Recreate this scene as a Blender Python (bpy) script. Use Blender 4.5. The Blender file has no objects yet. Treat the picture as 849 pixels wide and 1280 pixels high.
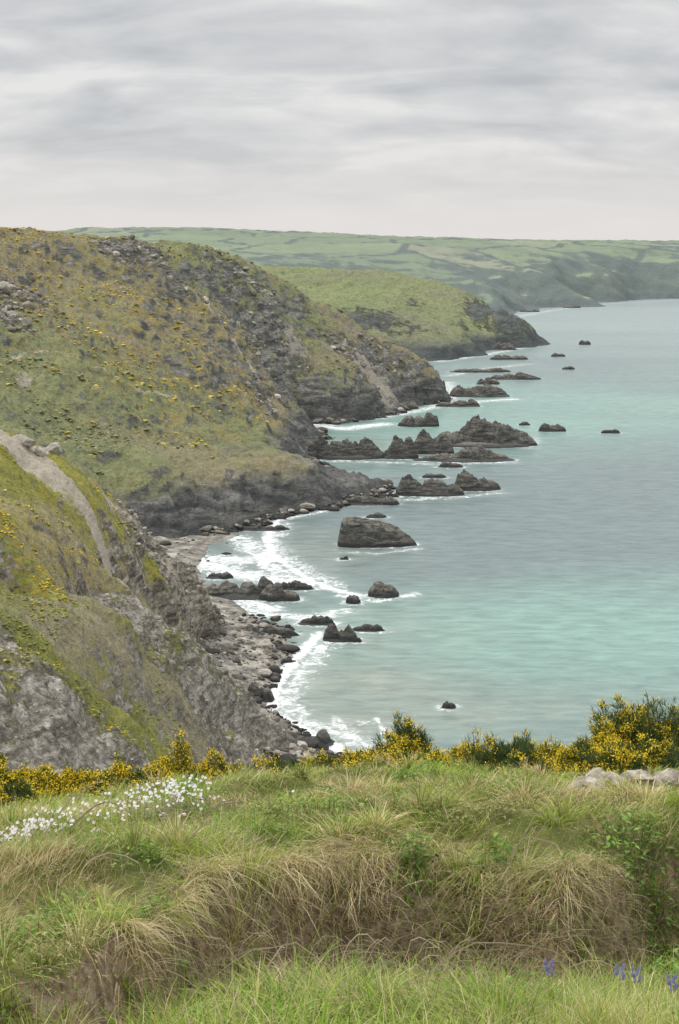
import bpy, math, bmesh
import numpy as np
EYE=90.0; F=1760.0; CX=424.5; HY=310.0
# image pixels: column (a), row (b) and assumed range (metres) from the view point -> world metres
def S(a,b,d): return ((a-CX)/F*d, d, EYE-(b-HY)/F*d)
def Z(a,d,z): return ((a-CX)/F*d, d, z)
def SEA(a,b):
    d=EYE*F/(b-HY); return ((a-CX)/F*d, d)

# ---------------------------------------------------------------- noise
def _h(i,j,k,s):
    n=(i.astype(np.int64)*374761393+j.astype(np.int64)*668265263+k.astype(np.int64)*2147483647+s*974634777)&0xFFFFFFFF
    n=((n^(n>>13))*1274126177)&0xFFFFFFFF
    n=((n^(n>>16))*2246822519)&0xFFFFFFFF
    return ((n^(n>>15))&0xFFFFFF)/float(0xFFFFFF)*2-1
def vn(x,y,z=None,s=0):
    x=np.asarray(x,float); y=np.asarray(y,float)
    z=np.zeros_like(x)+0.37*s if z is None else z
    i=np.floor(x);j=np.floor(y);k=np.floor(z)
    fx=x-i;fy=y-j;fz=z-k
    fx=fx*fx*fx*(fx*(fx*6-15)+10);fy=fy*fy*fy*(fy*(fy*6-15)+10);fz=fz*fz*fz*(fz*(fz*6-15)+10)
    def L(a,b,t): return a+(b-a)*t
    c=lambda a,b,e:_h(i+a,j+b,k+e,s)
    return L(L(L(c(0,0,0),c(1,0,0),fx),L(c(0,1,0),c(1,1,0),fx),fy),
             L(L(c(0,0,1),c(1,0,1),fx),L(c(0,1,1),c(1,1,1),fx),fy),fz)
def fbm(x,y,z=None,o=5,s=0,ridge=False):
    r=0;a=.55;t=0
    for q in range(o):
        n=vn(x,y,z,s+q*7)
        if ridge: n=1-2*np.abs(n)
        r=r+a*n;t+=a;a*=.5
        x,y=(x*.8-y*.6)*2.03+11.3,(x*.6+y*.8)*2.03+5.7
        if z is not None: z=z*2.03+3.1
    return r/t
def ss(a,b,x):
    t=np.clip((x-a)/(b-a),0,1); return t*t*(3-2*t)

# ---------------------------------------------------------------- mesh helpers
def mk(name,V,FL,mat,cols=None,smooth=False,parent=None):
    V=np.ascontiguousarray(V,dtype=np.float32)
    me=bpy.data.meshes.new(name)
    me.vertices.add(len(V)); me.vertices.foreach_set('co',V.ravel())
    loops=np.concatenate([f.ravel() for f in FL]).astype(np.int32)
    tot=np.concatenate([np.full(len(f),f.shape[1]) for f in FL])
    st=np.concatenate([[0],np.cumsum(tot)[:-1]]).astype(np.int32)
    me.loops.add(len(loops)); me.loops.foreach_set('vertex_index',loops)
    me.polygons.add(len(st)); me.polygons.foreach_set('loop_start',st)
    me.polygons.foreach_set('use_smooth',np.full(len(st),smooth))
    me.update(calc_edges=True); me.validate()
    if cols:
        for k,c in cols.items():
            if c.shape[1]==3: c=np.hstack([c,np.ones((len(c),1))])
            at=me.color_attributes.new(k,'FLOAT_COLOR','POINT')
            at.data.foreach_set('color',np.ascontiguousarray(c,dtype=np.float32).ravel())
    ob=bpy.data.objects.new(name,me); bpy.context.scene.collection.objects.link(ob)
    me.materials.append(mat)
    if parent: ob.parent=parent
    return ob
def fan(u0,u1,nu,d0,d1,nd):
    u=np.linspace(u0,u1,nu); d=np.geomspace(d0,d1,nd)
    D,U=np.meshgrid(d,u,indexing='ij'); return U*D,D
def gfaces(nd,nu,keep=None):
    i=np.arange((nd-1)*(nu-1)); r=i//(nu-1); c=i%(nu-1); a=r*nu+c
    f=np.stack([a,a+1,a+nu+1,a+nu],1)
    if keep is not None: f=f[keep.ravel()[f].any(1)]
    return f
class RBF:
    def __init__(s,pts,sm=.002):
        P=np.array(pts,float); s.sc=100.; s.p=P[:,:2]/s.sc
        n=len(P); A=np.zeros((n+3,n+3))
        A[:n,:n]=np.sqrt(((s.p[:,None]-s.p[None])**2).sum(2)); A[:n,:n]-=np.eye(n)*sm
        A[:n,n]=1;A[:n,n+1:n+3]=s.p;A[n:,:n]=A[:n,n:].T
        s.w=np.linalg.lstsq(A,np.concatenate([P[:,2],[0,0,0]]),rcond=None)[0]
    def __call__(s,x,y):
        sh=x.shape; q=np.stack([x.ravel(),y.ravel()],1)/s.sc; out=np.zeros(len(q)); n=len(s.p)
        for a in range(0,len(q),40000):
            b=q[a:a+40000]; r=np.sqrt(((b[:,None]-s.p[None])**2).sum(2))
            out[a:a+40000]=r@s.w[:n]+s.w[n]+b@s.w[n+1:]
        return out.reshape(sh)
def polydist(x,y,pl):
    best=np.full(x.shape,1e9)
    for (ax,ay),(bx,by) in zip(pl[:-1],pl[1:]):
        dx,dy=bx-ax,by-ay; t=np.clip(((x-ax)*dx+(y-ay)*dy)/(dx*dx+dy*dy+1e-9),0,1)
        best=np.minimum(best,np.hypot(x-ax-t*dx,y-ay-t*dy))
    return best

# ---------------------------------------------------------------- shader helpers
def newmat(n):
    m=bpy.data.materials.new(n); m.use_nodes=True; nt=m.node_tree; nt.nodes.clear(); return m,nt
def N(nt,t,ins=None,**pr):
    n=nt.nodes.new(t)
    for k,v in pr.items(): setattr(n,k,v)
    for k,v in (ins or {}).items():
        if isinstance(v,bpy.types.NodeSocket): nt.links.new(v,n.inputs[k])
        else: n.inputs[k].default_value=v
    return n
def C4(c): return (c[0],c[1],c[2],1.0)
def mixc(nt,f,a,b,bl='MIX'):
    n=nt.nodes.new('ShaderNodeMix'); n.data_type='RGBA'; n.blend_type=bl
    for i,v in ((0,f),(6,a),(7,b)):
        if isinstance(v,bpy.types.NodeSocket): nt.links.new(v,n.inputs[i])
        else: n.inputs[i].default_value=v if i==0 else C4(v)
    return n.outputs[2]
def ramp(nt,f,st):
    n=nt.nodes.new('ShaderNodeValToRGB'); nt.links.new(f,n.inputs[0]); e=n.color_ramp.elements
    while len(e)<len(st): e.new(.5)
    for q,(p,c) in zip(e,st): q.position=p; q.color=C4(c)
    return n.outputs[0]
def mr(nt,v,a,b,c=0.,d=1.):
    return N(nt,'ShaderNodeMapRange',{0:v,1:a,2:b,3:c,4:d},interpolation_type='SMOOTHSTEP').outputs[0]
def ma(nt,op,a,b=0.,cl=False): return N(nt,'ShaderNodeMath',{0:a,1:b},operation=op,use_clamp=cl).outputs[0]
def noi(nt,vec,sc,det=5.,ro=.55,dis=0.):
    return N(nt,'ShaderNodeTexNoise',{'Vector':vec,'Scale':sc,'Detail':det,'Roughness':ro,'Distortion':dis}).outputs[0]
def mapping(nt,v,rot=(0,0,0),sc=(1,1,1)):
    return N(nt,'ShaderNodeMapping',{'Vector':v,'Rotation':rot,'Scale':sc}).outputs[0]
def finish(nt,col,rough=.9,bump=None,bs=.5,bd=.1,spec=.2):
    p=N(nt,'ShaderNodeBsdfPrincipled',{'Base Color':col if isinstance(col,bpy.types.NodeSocket) else C4(col),'Roughness':rough,'Specular IOR Level':spec})
    if bump is not None:
        b=N(nt,'ShaderNodeBump',{'Strength':bs,'Distance':bd,'Height':bump}); nt.links.new(b.outputs[0],p.inputs['Normal'])
    o=N(nt,'ShaderNodeOutputMaterial'); nt.links.new(p.outputs[0],o.inputs[0]); return p
PAINTED_HAZE=(.29,.315,.315); PAINTED_HAZE_FAR=(.225,.265,.262)  # greys for aerial haze painted into base colours; no haze volume
def rockcol(nt,pos,sc,A,B,Cc):
    v=mapping(nt,pos,(.5,.35,.3),(.35,.35,1.6))
    n=noi(nt,v,.9/sc,8.,.68,.6)
    c=ramp(nt,n,[(.39,A),(.5,B),(.61,Cc)])
    n2=noi(nt,pos,2.2/sc,6.,.7)
    return mixc(nt,1.,c,ramp(nt,n2,[(.3,(.4,.4,.4)),(.5,(.95,.95,.95)),(.7,(1.6,1.6,1.55))]),'MULTIPLY'),n

def terrain_mat(name,sc,g,dry,rock,low=(4,12),slope=(.55,.8),yellow=(.5,.37,.04),wet=2.5,gth=.56,haze_mix=0.,mc=PAINTED_HAZE,lowdark=.42,pn=1.9):
    m,nt=newmat(name)
    geo=N(nt,'ShaderNodeNewGeometry'); pos=geo.outputs['Position']
    sep=N(nt,'ShaderNodeSeparateXYZ',{0:geo.outputs['Normal']}).outputs
    pz=N(nt,'ShaderNodeSeparateXYZ',{0:pos}).outputs[2]
    at=N(nt,'ShaderNodeAttribute',attribute_name='mask'); ms=N(nt,'ShaderNodeSeparateColor',{0:at.outputs['Color']}).outputs
    n1=noi(nt,pos,1/(45*sc),4.); n2=noi(nt,pos,1/(9*sc),8.,.65); n3=noi(nt,pos,1/(2.2*sc),6.,.7); n4=noi(nt,pos,1/(.7*sc),5.,.7)
    gr=ramp(nt,n2,[(.34,g[0]),(.5,g[1]),(.64,g[2])])
    gr=mixc(nt,mr(nt,n1,.44,.58),gr,mixc(nt,n3,dry[0],dry[1]))
    gr=mixc(nt,1.,gr,ramp(nt,n4,[(.3,(.5,.54,.5)),(.5,(1,1,1)),(.7,(1.45,1.4,1.3))]),'MULTIPLY')
    gy=ma(nt,'MULTIPLY',mr(nt,n3,gth-.03,gth+.05),ms[1])
    gr=mixc(nt,gy,gr,mixc(nt,n4,yellow,(.16,.14,.04)))
    rc,rn=rockcol(nt,pos,sc*2.2,*rock)
    sl=mr(nt,ma(nt,'ADD',sep[2],ma(nt,'MULTIPLY',ma(nt,'SUBTRACT',n2,.5),.9)),slope[1],slope[0])
    lo=mr(nt,ma(nt,'ADD',pz,ma(nt,'MULTIPLY',ma(nt,'SUBTRACT',n2,.5),low[1]*.8)),low[1],low[0])
    ra=mr(nt,ma(nt,'ADD',ms[0],ma(nt,'MULTIPLY',ma(nt,'SUBTRACT',n3,.5),1.6)),.42,.62)
    r=ma(nt,'MAXIMUM',ma(nt,'MAXIMUM',sl,lo),ra)
    # lower rock is darker sea-washed slate
    rc=mixc(nt,mr(nt,pz,low[1]*1.1,low[0]*.8),rc,mixc(nt,1.,rc,(lowdark,lowdark,lowdark*1.04),'MULTIPLY'))
    col=mixc(nt,r,gr,rc)
    pth=mr(nt,ma(nt,'ADD',ms[2],ma(nt,'MULTIPLY',ma(nt,'SUBTRACT',n3,.5),pn)),.4,.65)
    col=mixc(nt,pth,col,mixc(nt,n4,(.38,.33,.25),(.66,.58,.46)))
    col=mixc(nt,mr(nt,pz,wet+1.5,wet*.3),col,mixc(nt,.65,col,(.03,.03,.03)))
    if haze_mix: col=mixc(nt,haze_mix,col,mc)  # distance haze painted in: fixed mix toward grey per material
    h=ma(nt,'ADD',ma(nt,'MULTIPLY',n3,2.),ma(nt,'ADD',n4,ma(nt,'MULTIPLY',ma(nt,'MULTIPLY',rn,2.),r)))
    finish(nt,col,.95,h,.95,.9*sc,.1)
    return m

# ---------------------------------------------------------------- terrain patches
def patch(name,ctrl,g,mat,warp,amps,maskf,zmin=-5,sm=.002,warp2=None):
    X,Y=fan(*g); H=RBF(ctrl,sm)
    w1,a1=warp
    wx=fbm(X/w1,Y/w1,o=5,s=3,ridge=True)*a1; wy=fbm(X/w1+40,Y/w1+9,o=5,s=5,ridge=True)*a1
    if warp2:
        w2,a2=warp2; wx=wx+fbm(X/w2,Y/w2+3,o=3,s=13,ridge=True)*a2; wy=wy+fbm(X/w2+20,Y/w2,o=3,s=15,ridge=True)*a2
    Zt=H(X+wx,Y+wy)
    k=.12+.88*ss(1,9,Zt)
    for (l,a,rg,s) in amps: Zt=Zt+k*a*fbm(X/l,Y/l,o=5,s=s,ridge=rg)
    M=maskf(X,Y,Zt)
    V=np.stack([X,Y,Zt],-1).reshape(-1,3)
    mk(name,V,[gfaces(g[5],g[2],Zt>zmin)],mat,{'mask':M.reshape(-1,3)},True)
    gy=np.gradient(Zt,axis=0)/np.gradient(Y,axis=0); gx=np.gradient(Zt,axis=1)/np.gradient(X,axis=1)
    return X,Y,Zt,np.hypot(gx,gy),M

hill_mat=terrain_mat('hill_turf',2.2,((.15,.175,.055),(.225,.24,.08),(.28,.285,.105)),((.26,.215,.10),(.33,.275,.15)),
    ((.065,.062,.056),(.21,.195,.165),(.46,.43,.375)),low=(9,16),slope=(.5,.74),gth=.53,haze_mix=.22,lowdark=.48)
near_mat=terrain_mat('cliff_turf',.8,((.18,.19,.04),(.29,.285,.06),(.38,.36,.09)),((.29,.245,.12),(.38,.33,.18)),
    ((.09,.08,.062),(.27,.235,.185),(.5,.45,.37)),low=(3,8),slope=(.38,.58),gth=.52,haze_mix=.06,lowdark=.5,pn=1.2)
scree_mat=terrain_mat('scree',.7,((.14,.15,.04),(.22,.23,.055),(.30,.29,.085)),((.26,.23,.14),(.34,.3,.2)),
    ((.14,.125,.1),(.30,.27,.22),(.50,.46,.4)),low=(1,5),slope=(.35,.6),gth=.56,haze_mix=.05,lowdark=.6)
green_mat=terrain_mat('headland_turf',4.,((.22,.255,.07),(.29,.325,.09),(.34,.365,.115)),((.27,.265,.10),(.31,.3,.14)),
    ((.045,.045,.045),(.12,.115,.095),(.22,.2,.17)),low=(8,18),slope=(.54,.78),wet=4,haze_mix=.36,mc=PAINTED_HAZE_FAR)
def mask0(X,Y,Zt):
    return np.stack([0*X,0*X,0*X],-1)
def blob(X,Y,a,b,d,rx,ry):
    x,y,_=S(a,b,d); return np.exp(-((X-x)/rx)**2-((Y-y)/ry)**2)

C=[S(-160,290,600),S(0,291,640),S(60,293,660),S(130,300,690),S(190,307,720),S(260,316,760),S(300,328,790),S(350,350,810),S(385,368,820),
 S(430,395,828),S(480,425,832),S(520,450,835),S(546,470,836),S(556,500,836),
 Z(-160,700,92),Z(0,720,88),Z(130,780,80),Z(260,850,62),Z(385,880,30),Z(480,900,3),Z(560,880,-12),Z(430,960,-12),Z(300,960,20),Z(0,960,60),Z(620,830,-14),
 S(0,345,600),S(0,400,560),S(0,480,500),S(0,545,450),S(0,610,415),Z(0,395,0),Z(-160,500,60),Z(-160,400,30),
 S(100,350,640),S(100,410,580),S(100,480,520),S(100,550,475),S(100,598,445),Z(100,430,-1),
 S(200,355,680),S(200,400,620),S(200,480,560),S(200,560,500),S(200,602,452),Z(200,432,-1),
 S(250,370,705),S(250,440,620),S(250,530,545),S(255,592,462),Z(255,442,-1),
 S(300,400,715),S(300,470,650),S(300,540,560),S(300,572,515),S(305,588,472),Z(305,454,-1),
 S(350,400,755),S(345,450,705),S(335,500,640),S(350,545,580),S(350,565,525),S(350,582,488),Z(350,468,-1),
 S(400,575,515),S(402,584,498),Z(402,482,-1),S(450,584,520),S(452,598,510),Z(452,500,-1),S(490,602,530),Z(518,528,-4),
 Z(420,560,-1),Z(460,560,-3),Z(385,600,3),Z(365,640,8),Z(385,700,1),Z(420,680,-1),Z(440,640,-4),Z(500,600,-8),
 S(365,470,740),S(400,474,740),S(440,478,740),Z(365,724,0),Z(400,724,-1),Z(445,724,-1),Z(460,735,-2),
 S(400,400,800),S(400,440,770),S(450,440,795),S(455,470,760),
 S(475,485,785),Z(480,758,0),Z(500,765,0),S(500,460,815),S(530,470,822),Z(520,790,0),Z(545,812,-1),
 Z(240,400,-6),Z(330,420,-8),Z(420,450,-8),Z(560,560,-12),Z(560,700,-10),Z(600,760,-12),Z(300,380,-8)]
def maskC(X,Y,Zt):
    r=.75*blob(X,Y,10,385,570,24,45)+.6*blob(X,Y,330,400,720,26,36)+.5*blob(X,Y,200,330,700,36,26)+.45*blob(X,Y,130,315,680,26,16)
    r+=.8*blob(X,Y,490,475,790,22,30)+.5*blob(X,Y,330,500,640,12,50)+.5*blob(X,Y,420,430,780,45,36)+.4*blob(X,Y,300,360,760,36,26)
    r+=.42*fbm(X/26,Y/26,s=8,ridge=True)-.24
    g=.1+ss(-.1,.5,fbm(X/60,Y/60,s=21))*.8+.9*blob(X,Y,100,345,640,90,60)+.7*blob(X,Y,250,420,640,50,60)+.5*blob(X,Y,120,440,560,60,50)
    p=.62*(polydist(X,Y,[S(-20,470,505)[:2],S(60,440,540)[:2],S(150,455,545)[:2],S(230,470,560)[:2]])<.8)+.6*(polydist(X,Y,[S(225,370,700)[:2],S(280,420,680)[:2],S(330,470,660)[:2]])<1.1)
    p=p+.6*blob(X,Y,480,500,775,9,22)+.6*blob(X,Y,30,465,508,4,9)+.6*blob(X,Y,365,410,750,12,16)+.58*blob(X,Y,420,440,775,16,12)+.55*blob(X,Y,460,470,790,16,10)
    return np.clip(np.stack([r,g,p],-1),0,1)
pC=patch('coastal_hill',C,(-.36,.12,620,372,980,620),hill_mat,(32,6.),
  ((70,5,False,2),(24,3.6,True,4),(7,1.4,True,6),(2.5,.5,False,9)),maskC,warp2=(8,3.6))

B1=[S(-160,520,230),S(0,545,255),S(40,557,262),S(80,582,270),S(130,612,285),S(170,642,295),S(215,682,308),S(240,710,318),S(252,738,323),S(254,772,327),
 Z(0,310,22),Z(100,335,8),Z(160,350,2),Z(210,355,-3),Z(260,350,-3),Z(285,330,-4),Z(-160,300,40),
 S(0,620,225),S(60,640,237),S(120,668,252),S(170,700,268),S(205,726,285),S(232,745,304),S(240,778,306),Z(262,312,-1),Z(262,300,-1),
 S(0,700,200),S(60,715,212),S(120,735,228),S(170,755,245),S(205,778,262),S(222,796,272),Z(250,282,0),
 Z(-160,160,25),Z(0,155,20),Z(100,172,14),Z(170,200,8),Z(220,235,2),Z(255,260,-2),Z(320,280,-4),Z(330,320,-5),S(0,775,180),S(100,766,205),S(-160,700,180)]
ptl=[S(-60,560,240)[:2],S(10,552,254)[:2],S(50,575,262)[:2],S(100,640,256)[:2],S(135,690,250)[:2],S(150,720,245)[:2]]
def maskB(X,Y,Zt):
    r=.75*blob(X,Y,242,738,315,9,18)+.6*blob(X,Y,215,700,306,10,14)+.5*blob(X,Y,170,650,290,6,10)+.4*fbm(X/12,Y/12,s=31,ridge=True)-.2
    g=np.clip(.4+1.1*fbm(X/18,Y/18,s=12),0,1)
    dd=polydist(X+1.2*fbm(X/5,Y/5,s=44),Y,ptl)
    p=np.clip(1-dd/2.1,0,1)*1.+1.2*blob(X,Y,12,556,254,15,6.)+.85*np.clip(1-polydist(X,Y,[S(-10,548,254)[:2],S(80,592,272)[:2],S(140,625,285)[:2],S(225,700,307)[:2]])/3.,0,1)
    return np.clip(np.stack([r,g,p],-1),0,1)
pB=patch('cliff_slope',B1,(-.34,-.05,520,160,345,460),near_mat,(16,3.),
  ((24,1.3,False,2),(9,1.2,True,4),(3,.5,True,6),(1,.2,False,9)),maskB)

B2=[S(-160,800,160),S(0,792,172),S(50,782,182),S(100,775,197),S(150,768,215),S(200,768,236),S(250,808,245),S(300,852,250),S(340,892,251),S(375,926,251),S(405,944,251),
 Z(0,200,40),Z(100,225,33),Z(200,255,21),Z(250,262,8),Z(300,266,2),Z(340,266,-1),Z(400,264,-3),Z(440,252,-2),Z(-160,200,48),
 S(0,860,155),S(80,862,168),S(150,865,190),S(210,875,210),S(270,895,228),S(320,920,240),S(360,940,246),
 S(-160,960,130),S(0,965,132),S(100,970,150),S(200,975,180),S(280,975,212),S(340,968,236),Z(420,240,0),Z(470,240,-4),
 S(0,1080,108),S(150,1080,130),S(300,1050,190),Z(420,215,-2),Z(500,230,-6),Z(300,170,18),Z(450,150,16),Z(-160,95,44),Z(200,100,44)]
def maskS(X,Y,Zt):
    r=.70+.7*fbm(X/8,Y/16,s=31)-.8*blob(X,Y,60,772,190,28,12)-.5*blob(X,Y,200,900,210,8,10)-.4*blob(X,Y,140,785,212,14,10)
    g=np.clip(.2+1.*fbm(X/14,Y/14,s=12),0,1)
    return np.clip(np.stack([r,g,0*X],-1),0,1)
pS=patch('scree_slope',B2,(-.34,.06,520,92,272,460),scree_mat,(12,2.4),
  ((18,1.3,False,2),(7,1.3,True,4),(2.4,.55,True,6),(.8,.18,False,9)),maskS)

D=[S(200,345,1560),S(340,341,1520),S(400,340,1500),S(460,340,1450),S(510,345,1420),S(540,353,1400),S(580,367,1380),S(603,382,1345),S(618,392,1325),S(640,393,1312),S(652,412,1300),S(672,428,1305),
 Z(700,1300,-6),Z(640,1400,-2),Z(600,1520,-10),Z(500,1600,20),Z(350,1750,40),
 S(400,362,1350),S(450,360,1350),S(500,366,1330),S(540,375,1330),S(575,388,1310),S(600,402,1290),
 S(380,372,1260),S(430,385,1220),S(480,402,1180),S(520,418,1165),S(550,425,1155),S(580,412,1210),S(560,395,1270),S(530,395,1250),
 Z(550,1128,-1),Z(500,1100,-2),Z(450,1100,3),Z(380,1100,12),S(600,424,1240),Z(605,1212,-1),S(635,420,1280),Z(640,1262,-1),Z(600,1150,-12),Z(550,1040,-10),Z(400,1000,-5),Z(200,1200,50)]
def maskD(X,Y,Zt):
    r=.2*fbm(X/60,Y/60,s=8)+.5*blob(X,Y,520,385,1280,14,34)+.9*blob(X,Y,632,400,1310,30,60)+.55*blob(X,Y,590,395,1300,10,34)+.7*blob(X,Y,430,398,1170,70,40)
    return np.clip(np.stack([r,.3*np.ones_like(X),0*X],-1),0,1)
patch('green_headland',D,(-.2,.17,360,1000,1800,300),green_mat,(60,14),((90,5,False,2),(30,5,True,4),(9,1.6,True,6)),maskD)

E=[S(-200,300,3000),S(30,293,3100),S(100,289,3200),S(200,288,3250),S(300,290,3200),S(400,294,3150),S(470,297,3150),S(530,301,3100),S(600,302,3050),S(700,305,3000),S(780,307,2950),S(849,308,2950),S(1000,310,2900),S(1200,314,2900),
 Z(100,4500,90),Z(600,4500,70),Z(1100,4500,60),
 S(200,310,2500),S(100,305,2500),S(300,320,2100),S(400,335,1900),S(500,335,2050),S(560,335,2150),Z(200,1700,70),Z(0,2000,85),
 S(600,325,2300),S(600,350,2050),S(640,340,2200),S(640,365,2000),S(700,330,2380),S(700,345,2250),S(760,325,2550),S(760,345,2420),S(849,320,2700),S(849,340,2580),S(1000,322,2720),S(1000,340,2600),
 Z(600,1850,-2),Z(640,1880,-2),Z(665,1990,-2),Z(695,2110,-2),Z(740,2320,-2),Z(790,2420,-2),Z(849,2510,-2),Z(1000,2560,-2),Z(1200,2600,-2),Z(560,1700,-6),Z(700,1800,-20),Z(849,2200,-20),Z(1200,2300,-20)]
m,nt=newmat('distant_fields')
geo=N(nt,'ShaderNodeNewGeometry'); pos=geo.outputs['Position']
nz=N(nt,'ShaderNodeSeparateXYZ',{0:geo.outputs['Normal']}).outputs[2]
pz=N(nt,'ShaderNodeSeparateXYZ',{0:pos}).outputs[2]
flat=mapping(nt,pos,(0,0,.5),(1/190.,1/260.,0))
v1=N(nt,'ShaderNodeTexVoronoi',{'Vector':flat,'Scale':1.,'Randomness':.8})
v2=N(nt,'ShaderNodeTexVoronoi',{'Vector':flat,'Scale':1.,'Randomness':.8},feature='DISTANCE_TO_EDGE')
cs=N(nt,'ShaderNodeSeparateColor',{0:v1.outputs['Color']}).outputs[0]
n1=noi(nt,pos,.012,7.,.65)
fc=ramp(nt,cs,[(0,(.12,.155,.055)),(.35,(.18,.215,.075)),(.6,(.14,.175,.06)),(.8,(.21,.235,.09)),(1,(.24,.22,.12))])
fc=mixc(nt,mr(nt,v2.outputs['Distance'],.05,.02),fc,(.04,.05,.03))
fc=mixc(nt,1.,fc,ramp(nt,n1,[(.3,(.7,.7,.7)),(.7,(1.25,1.25,1.25))]),'MULTIPLY')
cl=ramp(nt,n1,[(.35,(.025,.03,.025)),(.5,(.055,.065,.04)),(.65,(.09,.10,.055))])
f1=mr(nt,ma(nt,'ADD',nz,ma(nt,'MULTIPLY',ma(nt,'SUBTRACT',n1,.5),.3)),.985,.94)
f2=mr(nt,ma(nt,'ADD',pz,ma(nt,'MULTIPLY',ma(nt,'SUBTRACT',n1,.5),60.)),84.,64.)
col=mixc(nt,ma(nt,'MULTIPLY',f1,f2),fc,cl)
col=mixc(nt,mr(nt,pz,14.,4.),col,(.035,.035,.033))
col=mixc(nt,.5,col,PAINTED_HAZE_FAR)  # far land's aerial haze baked into its base colour
finish(nt,col,.95,n1,.9,14.,.05)
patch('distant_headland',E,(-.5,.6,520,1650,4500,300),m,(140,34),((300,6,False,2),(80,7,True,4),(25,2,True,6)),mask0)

# beach
BE=[Z(305,442,0),Z(258,417,0),Z(250,394,0),Z(285,364,0),Z(312,348,0),Z(368,333,0),Z(368,310,0),Z(342,288,0),Z(338,275,0),Z(376,265,0),Z(440,250,0),
 Z(200,425,.9),Z(205,400,1.4),Z(215,365,2.),Z(235,330,3.),Z(250,300,3.5),Z(268,275,4.5),Z(300,258,4),Z(340,250,2.5),
 Z(385,440,-4),Z(330,395,-2.5),Z(390,360,-4),Z(450,335,-4),Z(440,310,-4),Z(410,285,-4),Z(410,272,-3),Z(460,255,-3),Z(150,430,2),Z(150,330,9),Z(180,260,12)]
m,nt=newmat('beach_sand')
geo=N(nt,'ShaderNodeNewGeometry'); pos=geo.outputs['Position']; pz=N(nt,'ShaderNodeSeparateXYZ',{0:pos}).outputs[2]
n1=noi(nt,pos,.25,6.,.65); n2=noi(nt,pos,1.6,5.,.7)
col=ramp(nt,n1,[(.38,(.08,.075,.065)),(.5,(.2,.185,.155)),(.62,(.42,.385,.32))])
col=mixc(nt,1.,col,ramp(nt,n2,[(.3,(.5,.5,.5)),(.55,(1.1,1.1,1.1)),(.7,(1.4,1.4,1.4))]),'MULTIPLY')
col=mixc(nt,mr(nt,pz,1.2,.1),col,mixc(nt,.4,col,(.1,.09,.075)))
finish(nt,col,.7,n2,.8,.3,.3)
pBe=patch('beach',BE,(-.17,.02,260,240,450,260),m,(14,1.5),((6,.5,True,4),(1.6,.25,False,6)),mask0,zmin=-1.5)

# ---------------------------------------------------------------- rocks
_ic={}
def ico(sub):
    if sub not in _ic:
        bm=bmesh.new(); bmesh.ops.create_icosphere(bm,subdivisions=sub,radius=1.)
        _ic[sub]=(np.array([v.co[:] for v in bm.verts]),np.array([[v.index for v in f.verts] for f in bm.faces])); bm.free()
    return _ic[sub][0].copy(),_ic[sub][1]
def rock_shape(seed,sub=4,npl=14,rough=.16):
    v,f=ico(sub); r=np.random.default_rng(seed)
    for q in range(npl):
        n=r.normal(size=3); n/=np.linalg.norm(n); o=r.uniform(.5,.88)
        v-=np.maximum(v@n-o,0)[:,None]*n
    s=seed%97
    nn=rough*fbm(v[:,0]*2.2+s,v[:,1]*2.2,v[:,2]*2.2,o=5,s=s)+rough*.8*fbm(v[:,0]*3+s,v[:,1]*3,v[:,2]*5+v[:,0]*2,o=3,s=s+3,ridge=True)
    return v*(1+nn)[:,None],f
m,nt=newmat('wet_slate_rock')
geo=N(nt,'ShaderNodeNewGeometry'); pos=geo.outputs['Position']; pz=N(nt,'ShaderNodeSeparateXYZ',{0:pos}).outputs[2]
nz=N(nt,'ShaderNodeSeparateXYZ',{0:geo.outputs['Normal']}).outputs[2]
rc,rn=rockcol(nt,pos,1.6,(.03,.028,.026),(.08,.073,.062),(.19,.17,.14))
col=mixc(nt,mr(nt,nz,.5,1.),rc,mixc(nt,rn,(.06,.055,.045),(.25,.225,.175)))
col=mixc(nt,mr(nt,pz,1.8,.5),col,(.022,.022,.02))
col=mixc(nt,.08,col,PAINTED_HAZE)  # slight haze painted into the rock colour
finish(nt,col,.75,rn,1.,1.2,.3)
sea_rock_mat=m
rock_foot=[]
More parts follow.
